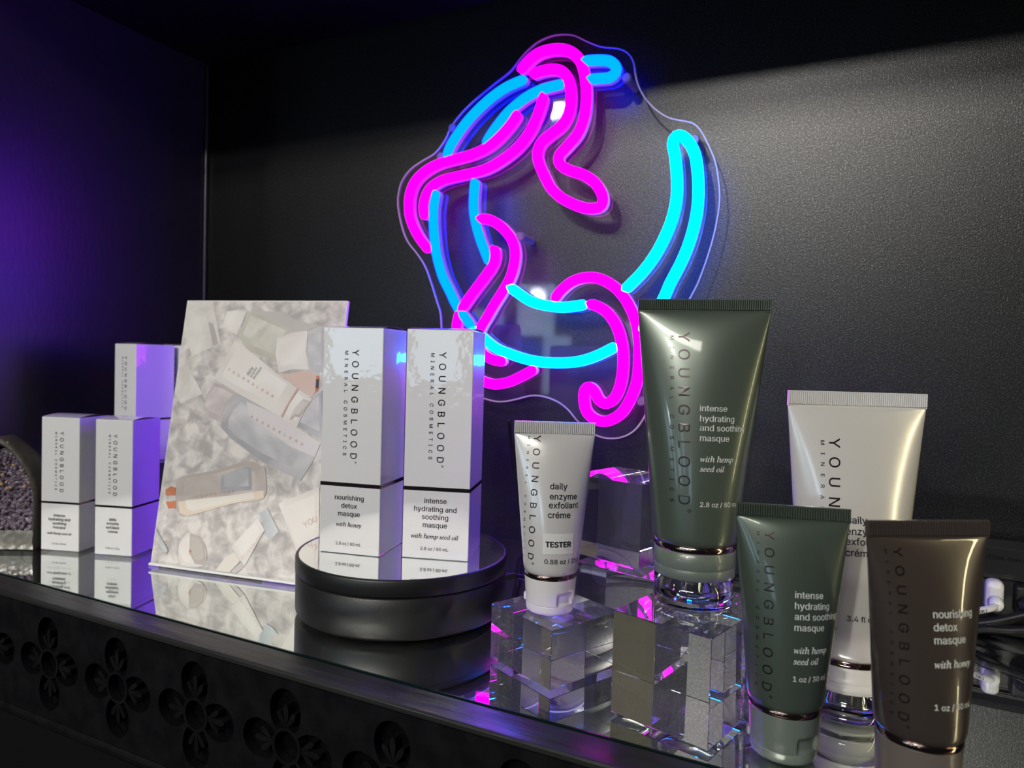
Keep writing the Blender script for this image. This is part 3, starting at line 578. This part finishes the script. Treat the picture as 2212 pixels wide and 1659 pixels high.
# ------------------------------------------------------------------ tubes
def tube(label, c, zb, yaw, r, z0, z1, zt, w, bodym, capm, ink, texts, kind, group):
    """z's are heights above the tube's own base; w = half width of the crimped end"""
    T = thing('cosmetic_tube', label, 'tube', (c[0], c[1], zb), math.radians(yaw), group)
    z0, z1, zt = z0-zb, z1-zb, zt-zb
    def ab(z):
        s = min(max((z-z0)/(z1-z0), 0), 1); return r+(w-r)*s, r*max(0, 1-s**1.35)**.66+.0012*s
    def surf(u, z, off=.0):
        a, bb = ab(z); th = u/a; return Vector(((a+off)*math.sin(th), -(bb+off)*math.cos(th), z))
    N, M = 112, 56; b = bmesh.new(); rows = []
    zs = [(z0-.0004, .90), (z0+.0002, .955), (z0+.0012, .985), (z0+.0026, .998)]+[(z0+.004+(z1-z0-.004)*(1-(1-i/M)**1.25), 1.0) for i in range(M+1)]
    for z, k in zs:
        a, bb = ab(z); rows.append([b.verts.new((a*k*math.sin(2*math.pi*i/N), -bb*k*math.cos(2*math.pi*i/N), z)) for i in range(N)])
    for A, B in zip(rows, rows[1:]):
        for i in range(N): b.faces.new((A[i], A[(i+1) % N], B[(i+1) % N], B[i]))
    b.faces.new(rows[0][::-1]); b.faces.new(rows[-1])
    bmesh.ops.recalc_face_normals(b, faces=b.faces[:])
    mesh_obj('tube_body', b, bodym, T, True)
    # crimped end
    b = bmesh.new(); nr = int(w*2/.00105); nc = nr*6; H0 = z1-.0004
    hs = [(H0, 0), (H0+.0007, 0), (H0+.0010, 1), (zt-.0006, 1), (zt-.0002, 0), (zt, 0)]
    F, Bk = [], []
    for z, g in hs:
        fr_, bk_ = [], []
        for i in range(nc+1):
            x = -w+2*w*i/nc; y = .0008+g*.0009*abs(math.sin(math.pi*nr*i/nc))**.7
            fr_.append(b.verts.new((x, -y, z))); bk_.append(b.verts.new((x, y, z)))
        F.append(fr_); Bk.append(bk_)
    for S in (F, Bk):
        for A, B in zip(S, S[1:]):
            for i in range(nc): b.faces.new((A[i], A[i+1], B[i+1], B[i]))
    for i in range(nc): b.faces.new((F[-1][i], F[-1][i+1], Bk[-1][i+1], Bk[-1][i])); b.faces.new((F[0][i], Bk[0][i], Bk[0][i+1], F[0][i+1]))
    for k in (0, nc):
        for j in range(len(hs)-1): b.faces.new((F[j][k], F[j+1][k], Bk[j+1][k], Bk[j][k]))
    bmesh.ops.recalc_face_normals(b, faces=b.faces[:])
    mesh_obj('crimped_end', b, bodym, T)
    rt = z0; rb = z0-.0031 if kind == 'pump' else z0-.0027
    b = bmesh.new(); lathe(b, [(r*.955, rb), (r*.965, rb+.0002), (r*.965, rt-.0002), (r*.95, rt)], 96); o = mesh_obj('metal_ring', b, RING, T, True)
    if kind == 'flip':
        b = bmesh.new(); n = 144; prof = []
        lid = .0052
        for z in [.0003, .0008, .0016, .003, lid-.0004]: prof.append(z)
        prof += [lid-.0002, lid, lid+.0002]+[lid+.0005+(rb-lid-.0007)*i/16 for i in range(17)]+[rb-.0001]
        rows = []
        for z in prof:
            rr = r*(.862+.095*z/rb)
            if z < .0016: rr -= .0012*(1-z/.0016)**2
            if abs(z-lid) < .00015: rr -= .0005
            row = []
            for i in range(n):
                an = 2*math.pi*i/n; da = math.degrees(an)-38
                q = rr
                if abs(da) < 25 and lid+.0001 < z < lid+.0075:
                    q -= .0017*min(1, (25-abs(da))/5)*min(1, (lid+.0075-z)/.0014)*min(1, (z-lid)/.0012)
                row.append(b.verts.new((q*math.sin(an), -q*math.cos(an), z)))
            rows.append(row)
        for A, B in zip(rows, rows[1:]):
            for i in range(n): b.faces.new((A[i], A[(i+1) % n], B[(i+1) % n], B[i]))
        b.faces.new(rows[0][::-1]); b.faces.new(rows[-1]); bmesh.ops.recalc_face_normals(b, faces=b.faces[:])
        mesh_obj('flip_cap', b, capm, T, True)
        b = newbox(-.0012, .0012, -.0022, .0022, 0, .0042, .001)
        o = mesh_obj('cap_hinge', b, capm, T); o.location = (-r*.9*math.cos(.2), r*.9*math.sin(.2), .0045)
    else:
        lip = .0205
        b = bmesh.new(); lathe(b, [(r*.93, lip-.001), (r*.955, lip), (r*.965, lip+.0004), (r*.965, rb-.0002), (r*.95, rb)], 96); mesh_obj('pump_collar', b, capm, T, True)
        b = bmesh.new(); lathe(b, [(r*.94, lip-.0054), (r*.962, lip-.0051), (r*.966, lip-.0004), (r*.955, lip-.0001)], 96); mesh_obj('collar_lip', b, capm, T, True)
        b = bmesh.new(); lathe(b, [(r*.66, .0042), (r*.70, .0045), (r*.71, .0054), (r*.71, lip-.0055)], 96); mesh_obj('pump_head', b, capm, T, True)
        b = bmesh.new(); ro, ri = r*.935, r*.86
        lathe(b, [(ro-.0012, .0002), (ro-.0003, .0006), (ro, .0014), (ro, lip-.0055), (ri, lip-.0055), (ri, .0045), (ri-.0008, .0036)], 96)
        bmesh.ops.recalc_face_normals(b, faces=b.faces[:]); mesh_obj('clear_overcap', b, GLASS, T, True)
    # lettering
    b = bmesh.new()
    u0, zt0, u1, zb0, cap = texts['brand']; vs, fs, _ = fit('YOUNGBLOOD', width=zt0-zb0, cap=cap, bold=.004)
    def vmap(ua, za, ub, zz, cp_):
        return lambda x, y: surf(ua+(ub-ua)*min(1, x/(za-zz))+y-cp_/2, za-zb-x, .00018)
    put(b, vs, fs, vmap(u0, zt0, u1, zb0, cap))
    vs, fs, _ = fit('®', cap=cap*.4); put(b, vs, fs, lambda x, y: surf(u1+cap*.2+y, zb0-zb-cap*.35-x, .00018))
    u0, zt0, u1, zb0, cap = texts['min']; vs, fs, _ = fit('MINERAL COSMETICS', width=zt0-zb0, cap=cap, bold=.006); put(b, vs, fs, vmap(u0, zt0, u1, zb0, cap))
    bmesh.ops.recalc_face_normals(b, faces=b.faces[:])
    mesh_obj('brand_lettering', b, LFOIL, T)
    b = bmesh.new()
    kk = fit(texts['ref'][0], width=texts['ref'][1])[2]
    def row(txt, u, zc, it=False, size=1.0, bold=.011):
        vs, fs = glyphs(txt, italic=it, bold=bold); x0 = min(v[0] for v in vs)
        put(b, [((x-x0)*kk*size, y*kk*size) for x, y in vs], fs, lambda x, y: surf(u+x, zc-zb+y-.27*kk*size, .00018))
    for l in texts['lines']: row(*l)
    for l in texts.get('it', []): row(*l, True)
    row(*texts['oz'], False, .78)
    bmesh.ops.recalc_face_normals(b, faces=b.faces[:])
    mesh_obj('product_lettering', b, ink, T)
    if 'tester' in texts:
        u, zc = texts['tester']
        b = bmesh.new(); g = 10
        grid = [[b.verts.new(surf(u-.0015+.0180*i/g, zc-zb-.0052+.0112*j/6, .00025)) for i in range(g+1)] for j in range(7)]
        for j in range(6):
            for i in range(g): b.faces.new((grid[j][i], grid[j][i+1], grid[j+1][i+1], grid[j+1][i]))
        st = mesh_obj('tester_sticker', b, pbr('clear_label_film', (.67, .665, .655), .3), T)
        b = bmesh.new(); vs, fs, _ = fit('TESTER', width=.0147, bold=.035); put(b, vs, fs, lambda x, y: surf(u+x, zc-zb+y-.0012, .00045))
        bmesh.ops.recalc_face_normals(b, faces=b.faces[:]); mesh_obj('sticker_lettering', b, INK, st)
    return T
GREEN = pbr('grey_green_satin', (.085, .108, .088), .30, .35, coat=.4, coat_rough=.06, bump=.10, bscale=28, bdist=.0008)
GREENC = pbr('grey_green_cap', (.13, .16, .135), .34, coat=.3)
GREEN2 = pbr('deep_green_satin', (.068, .090, .072), .30, .35, coat=.45, coat_rough=.06, bump=.12, bscale=30, bdist=.0008)
BROWN = pbr('brown_satin', (.055, .043, .038), .30, .3, coat=.7, coat_rough=.04, bump=.2, bscale=34, bdist=.0008)
BROWNC = pbr('brown_cap', (.13, .11, .10), .34, coat=.3)
PEARL = pbr('pearl_white', (.68, .67, .66), .24, .25, coat=.6, coat_rough=.08, bump=.2, bscale=40, bdist=.001)
PEARLC = pbr('white_cap', (.70, .69, .68), .3, coat=.3, sub=.1)
tube('big grey-green tube on a tall clear block, pump cap down', (-.0733, .3715), .0515, 12, .0214, .0836, .2019, .2080, .03315, GREEN, GREENC, WINK,
     {'brand': (-.0092, .1908, -.0060, .1049, .0058), 'min': (-.0156, .1888, -.0124, .1055, .0021), 'ref': ('hydrating', .0174),
      'lines': [('intense', .0000, .1528), ('hydrating', .0002, .1477), ('and soothing', .0003, .1431), ('masque', .0005, .1381)], 'it': [('with hemp', .0009, .1279), ('seed oil', .0010, .1231)], 'oz': ('2.8 oz / 80 mL', .0016, .1056)}, 'pump', 'cosmetic tubes standing on their caps')
tube('small grey-green tube at the front edge of the mirror', (-.0244, .3408), 0, 14.5, .0163, 0.0240, .1060, .1119, .0244, GREEN2, GREENC, WINK,
     {'brand': (-.0104, .1006, -.0106, .0322, .0044), 'min': (-.0159, .1000, -.0160, .0329, .00155), 'ref': ('hydrating', .0163),
      'lines': [('intense', .0005, .0750), ('hydrating', .0005, .0704), ('and soothing', .0004, .0659), ('masque', .0004, .0613)], 'it': [('with hemp', .0003, .0518), ('seed oil', .0002, .0472)], 'oz': ('1 oz / 30 mL', .0002, .0396)}, 'flip', 'cosmetic tubes standing on their caps')
tube('small pearl white tube with a TESTER sticker, on a low clear block', (-.1541, .3722), .032, 26, .0155, .0548, .1324, .1396, .02305, PEARL, PEARLC, INK,
     {'brand': (-.0102, .1318, -.0135, .0632, .0042), 'min': (-.0158, .1312, -.0205, .0634, .00158), 'ref': ('exfoliant', .0177),
      'lines': [('daily', -.0023, .1045), ('enzyme', -.0024, .0990), ('exfoliant', -.0028, .0942), ('créme', -.0032, .0889)], 'oz': ('0.88 oz / 25 g', -.0045, .0634), 'tester': (-.0042, .0726)}, 'flip', 'cosmetic tubes standing on their caps')
tube('big pearl white tube standing behind the small green and brown tubes', (-.0003, .4003), 0, 24, .0223, .0314, .1553, .1626, .0347, PEARL, PEARLC, INK,
     {'brand': (-.0139, .1395, -.0171, .0500, .0055), 'min': (-.0203, .1381, -.0230, .0509, .0021), 'ref': ('exfoliant', .0180),
      'lines': [('daily', -.0094, .1004), ('enzyme', -.0096, .0950), ('exfoliant', -.0098, .0901), ('créme', -.0100, .0847)], 'oz': ('3.4 fl oz / 100 mL', -.0092, .0532)}, 'pump', 'cosmetic tubes standing on their caps')
tube('small brown tube reading nourishing detox masque, nearest the right corner', (.0269, .3223), 0, 33, .0163, .0322, .1089, .1152, .0260, BROWN, BROWNC, WINK,
     {'brand': (-.0162, .1054, -.0160, .0403, .0040), 'min': (-.0222, .1045, -.0207, .0412, .00145), 'ref': ('nourishing', .0183),
      'lines': [('nourishing', -.0042, .0815), ('detox', -.0044, .0768), ('masque', -.0045, .0721)], 'it': [('with honey', -.0049, .0634)], 'oz': ('1 oz / 30 mL', -.0053, .0476)}, 'flip', 'cosmetic tubes standing on their caps')

# ------------------------------------------------------------------ power strip and plugs
ps = thing('power_strip', 'black power strip lying along the back wall at the right', 'power strip', (.10, .59, 0))
def prof_box(prof, x0, x1):
    b = bmesh.new(); A = [b.verts.new((x0, y, z)) for y, z in prof]; B = [b.verts.new((x1, y, z)) for y, z in prof]; n = len(prof)
    for i in range(n): b.faces.new((A[i], A[(i+1) % n], B[(i+1) % n], B[i]))
    b.faces.new(A); b.faces.new(B[::-1]); bmesh.ops.recalc_face_normals(b, faces=b.faces[:])
    bmesh.ops.bevel(b, geom=b.edges[:], offset=.0006, segments=2, affect='EDGES'); return b
mesh_obj('housing', prof_box([(-.025, .0004), (-.025, .006), (-.016, .0072), (-.016, .0345), (-.0195, .0365), (-.0195, .0388), (-.005, .0540), (.026, .0540), (.026, .0004)], -.095, .26), SATIN, ps)
for k in range(5):
    b = bmesh.new(); x = .0005+.026*k+(-.013)
    box(b, x-.0062, x+.0062, -.0172, -.0158, .013, .034, .0003, 1)
    mesh_obj('outlet', b, pbr('outlet_grey', (.03, .03, .032), .5), ps)
b = bmesh.new(); vs, fs, _ = fit('CAUTION-Risk of electric shock', cap=.0027, bold=.01)
dy, dz = .0145, .0152; L = math.hypot(dy, dz)
put(b, vs, fs, lambda x, y: (-.0235+x, -.0195+dy*(.55+y/L)-.0002, .0388+dz*(.55+y/L)+.0003))
mesh_obj('moulded_lettering', b, pbr('moulded_grey', (.002, .002, .002), .6), ps)
WC = pbr('grey_white_cord', (.62, .62, .64), .45)
wp = thing('white_plug', 'white plug with a pale cord in the black power strip', 'plug', (.0873, .5735, .0255))
b = newbox(-.0052, .0052, -.0125, 0, -.0108, .0108, .004, 4); mesh_obj('plug_body', b, WHITEP, wp)
b = bmesh.new(); lathe(b, [(.0046, 0), (.0043, .004), (.0034, .0085)], 24)
for q in b.verts: q.co = Vector((q.co.x, -.0125-q.co.z, q.co.y-.003))
bmesh.ops.recalc_face_normals(b, faces=b.faces[:]); mesh_obj('strain_relief', b, WHITEP, wp, True)
cable('cord', [(0, -.018, -.003), (-.004, -.024, -.0045), (-.014, -.026, -.0075), (-.03, -.026, -.013), (-.055, -.022, -.0205), (-.10, -.012, -.0226), (-.15, .001, -.0226)], .0022, WC, wp)
b = bmesh.new(); vs, fs, _ = fit('LWD', cap=.0018, bold=.02)
put(b, vs, fs, lambda x, y: (-.0065-x*.96, -.0278, -.0045-.23*x-y))
mesh_obj('cord_lettering', b, INK, wp)
bp = thing('black_plug', 'black plug with a black cord, right of the white plug', 'plug', (.1035, .5735, .0255))
mesh_obj('plug_body', newbox(-.005, .005, -.011, 0, -.0095, .0095, .002, 3), BLACKP, bp)
b = bmesh.new(); lathe(b, [(.0046, 0), (.0042, .004), (.0034, .008)], 24)
for q in b.verts: q.co = Vector((q.co.x, -.011-q.co.z, q.co.y-.002))
bmesh.ops.recalc_face_normals(b, faces=b.faces[:]); mesh_obj('strain_relief', b, BLACKP, bp, True)
cable('cord', [(0, -.017, -.002), (.006, -.024, -.004), (.02, -.03, -.012), (.05, -.032, -.0225), (.10, -.02, -.0226)], .0024, BLACKP, bp)
loop = thing('looped_power_cord', 'loose black cord looping in front of the power strip', 'cord', (.08, .55, .01))
cable('cord_loop', [(-.10, .006, -.0072), (-.05, .0, -.0072), (-.012, -.004, -.0050), (.0, -.007, -.0008), (.012, -.008, .0006), (.035, -.006, .0060), (.08, .0, .018)], .0028, BLACKP, loop)
cord2 = thing('thick_power_cord', 'thick black cord crossing the outlets of the power strip', 'cord', (.08, .55, .01))
cable('cord_run', [(-.06, .010, -.0072), (-.03, .008, -.0070), (.0, .005, -.001), (.025, .004, .010), (.06, .006, .026), (.12, .01, .03)], .0030, BLACKP, cord2)

# ------------------------------------------------------------------ geode
GX, GY = -.6590, .3450
ge = thing('amethyst_geode', 'purple amethyst geode with a dark rind at the far left', 'geode', (GX, GY, 0), math.radians(29))
def arch(k, hw=.036, h=.0950, n=40):
    pts = []
    for i in range(n+1):
        t = math.pi*i/n; x = hw*math.cos(t)*(1+.04*math.sin(3*t)); z = .030+(h-.030)*math.sin(t)**.85*(1+.03*math.sin(5*t+1))
        pts.append((x*k, .012+(z-.012)*k if k < 1 else z))
    return [(hw*k*.97, .0005 if k == 1 else .012)]+pts+[(-hw*k*.97, .0005 if k == 1 else .012)]
RIND = pbr('geode_rind', (.055, .05, .045), .55, bump=.9, bscale=90, bdist=.002, vary=.5, vscale=70)
AME = pbr('amethyst_crystal', (.22, .18, .235), .18, coat=.6, vary=.7, vscale=120, bump=.6, bscale=300, bdist=.001)
BAND = pbr('geode_banding', (.16, .15, .13), .3, coat=.4, vary=.5, vscale=110, bump=.7, bscale=120, bdist=.0015)
b = bmesh.new(); A_ = arch(1.0); rows = []
for y, k in ((0, .965), (.003, 1.0), (.02, 1.0), (.042, .86), (.052, .6)):
    rows.append([b.verts.new((x*k, y, max(.0004, z*(k if z > .001 else 1)))) for x, z in A_])
I_ = arch(.93); inner = [b.verts.new((x, .0, max(z, .016))) for x, z in I_]; inner2 = [b.verts.new((x*.96, .010, max(z*.97, .017))) for x, z in I_]
for P_, Q_ in list(zip(rows, rows[1:]))+[(rows[0], inner), (inner, inner2)]:
    for i in range(len(A_)-1): b.faces.new((P_[i], P_[i+1], Q_[i+1], Q_[i]))
b.faces.new(rows[-1]); bmesh.ops.recalc_face_normals(b, faces=b.faces[:])
mesh_obj('rind', b, RIND, ge, True)
b = bmesh.new(); rr = random.Random(5)
def inside(x, z): return z > .017 and (abs(x)/.0335)**2.2+(max(0, z-.034)/.0525)**2.2 < 1
cnt = 0
while cnt < 1500:
    x, z = rr.uniform(-.036, .036), rr.uniform(.014, .092)
    if not inside(x, z): continue
    cnt += 1
    r0 = rr.uniform(.0008, .0022); h = rr.uniform(.0012, .0042); tx, tz = rr.uniform(-.0018, .0018), rr.uniform(-.0018, .0018); ph = rr.random()*3
    y0 = .0085-.004*((x/.031)**2+((z-.05)/.04)**2)
    ba = [b.verts.new((x+r0*math.cos(ph+k*math.pi/3), y0+.003, z+r0*math.sin(ph+k*math.pi/3))) for k in range(6)]
    tp = [b.verts.new((x+tx*.4+r0*.8*math.cos(ph+k*math.pi/3), y0-h*.45, z+tz*.4+r0*.8*math.sin(ph+k*math.pi/3))) for k in range(6)]
    ap = b.verts.new((x+tx, y0-h, z+tz))
    for k in range(6): b.faces.new((ba[k], ba[(k+1) % 6], tp[(k+1) % 6], tp[k])); b.faces.new((tp[k], tp[(k+1) % 6], ap))
bmesh.ops.recalc_face_normals(b, faces=b.faces[:])
mesh_obj('crystal_face', b, AME, ge)
b = bmesh.new(); rr = random.Random(3)
for k in range(26):
    x, z = rr.gauss(.008, .010), rr.gauss(.062, .009)
    r_ = bmesh.ops.create_icosphere(b, subdivisions=1, radius=rr.uniform(.0007, .0016))
    for q in r_['verts']: q.co += Vector((x, .0022, z))
o = mesh_obj('mineral_speck', b, pbr('ochre_mineral', (.5, .34, .16), .3, vary=.4, vscale=500), ge); o['kind'] = 'stuff'
b = bmesh.new()
G_ = 30; grid = [[b.verts.new((-.0345+.069*i/G_, -.0006+.0009*math.sin(i*1.7)*math.sin(j*2.1)-.0010*math.sin(math.pi*j/5), .0006+.0165*j/5)) for i in range(G_+1)] for j in range(6)]
for j in range(5):
    for i in range(G_): b.faces.new((grid[j][i], grid[j][i+1], grid[j+1][i+1], grid[j+1][i]))
mesh_obj('banded_base', b, BAND, ge, True)
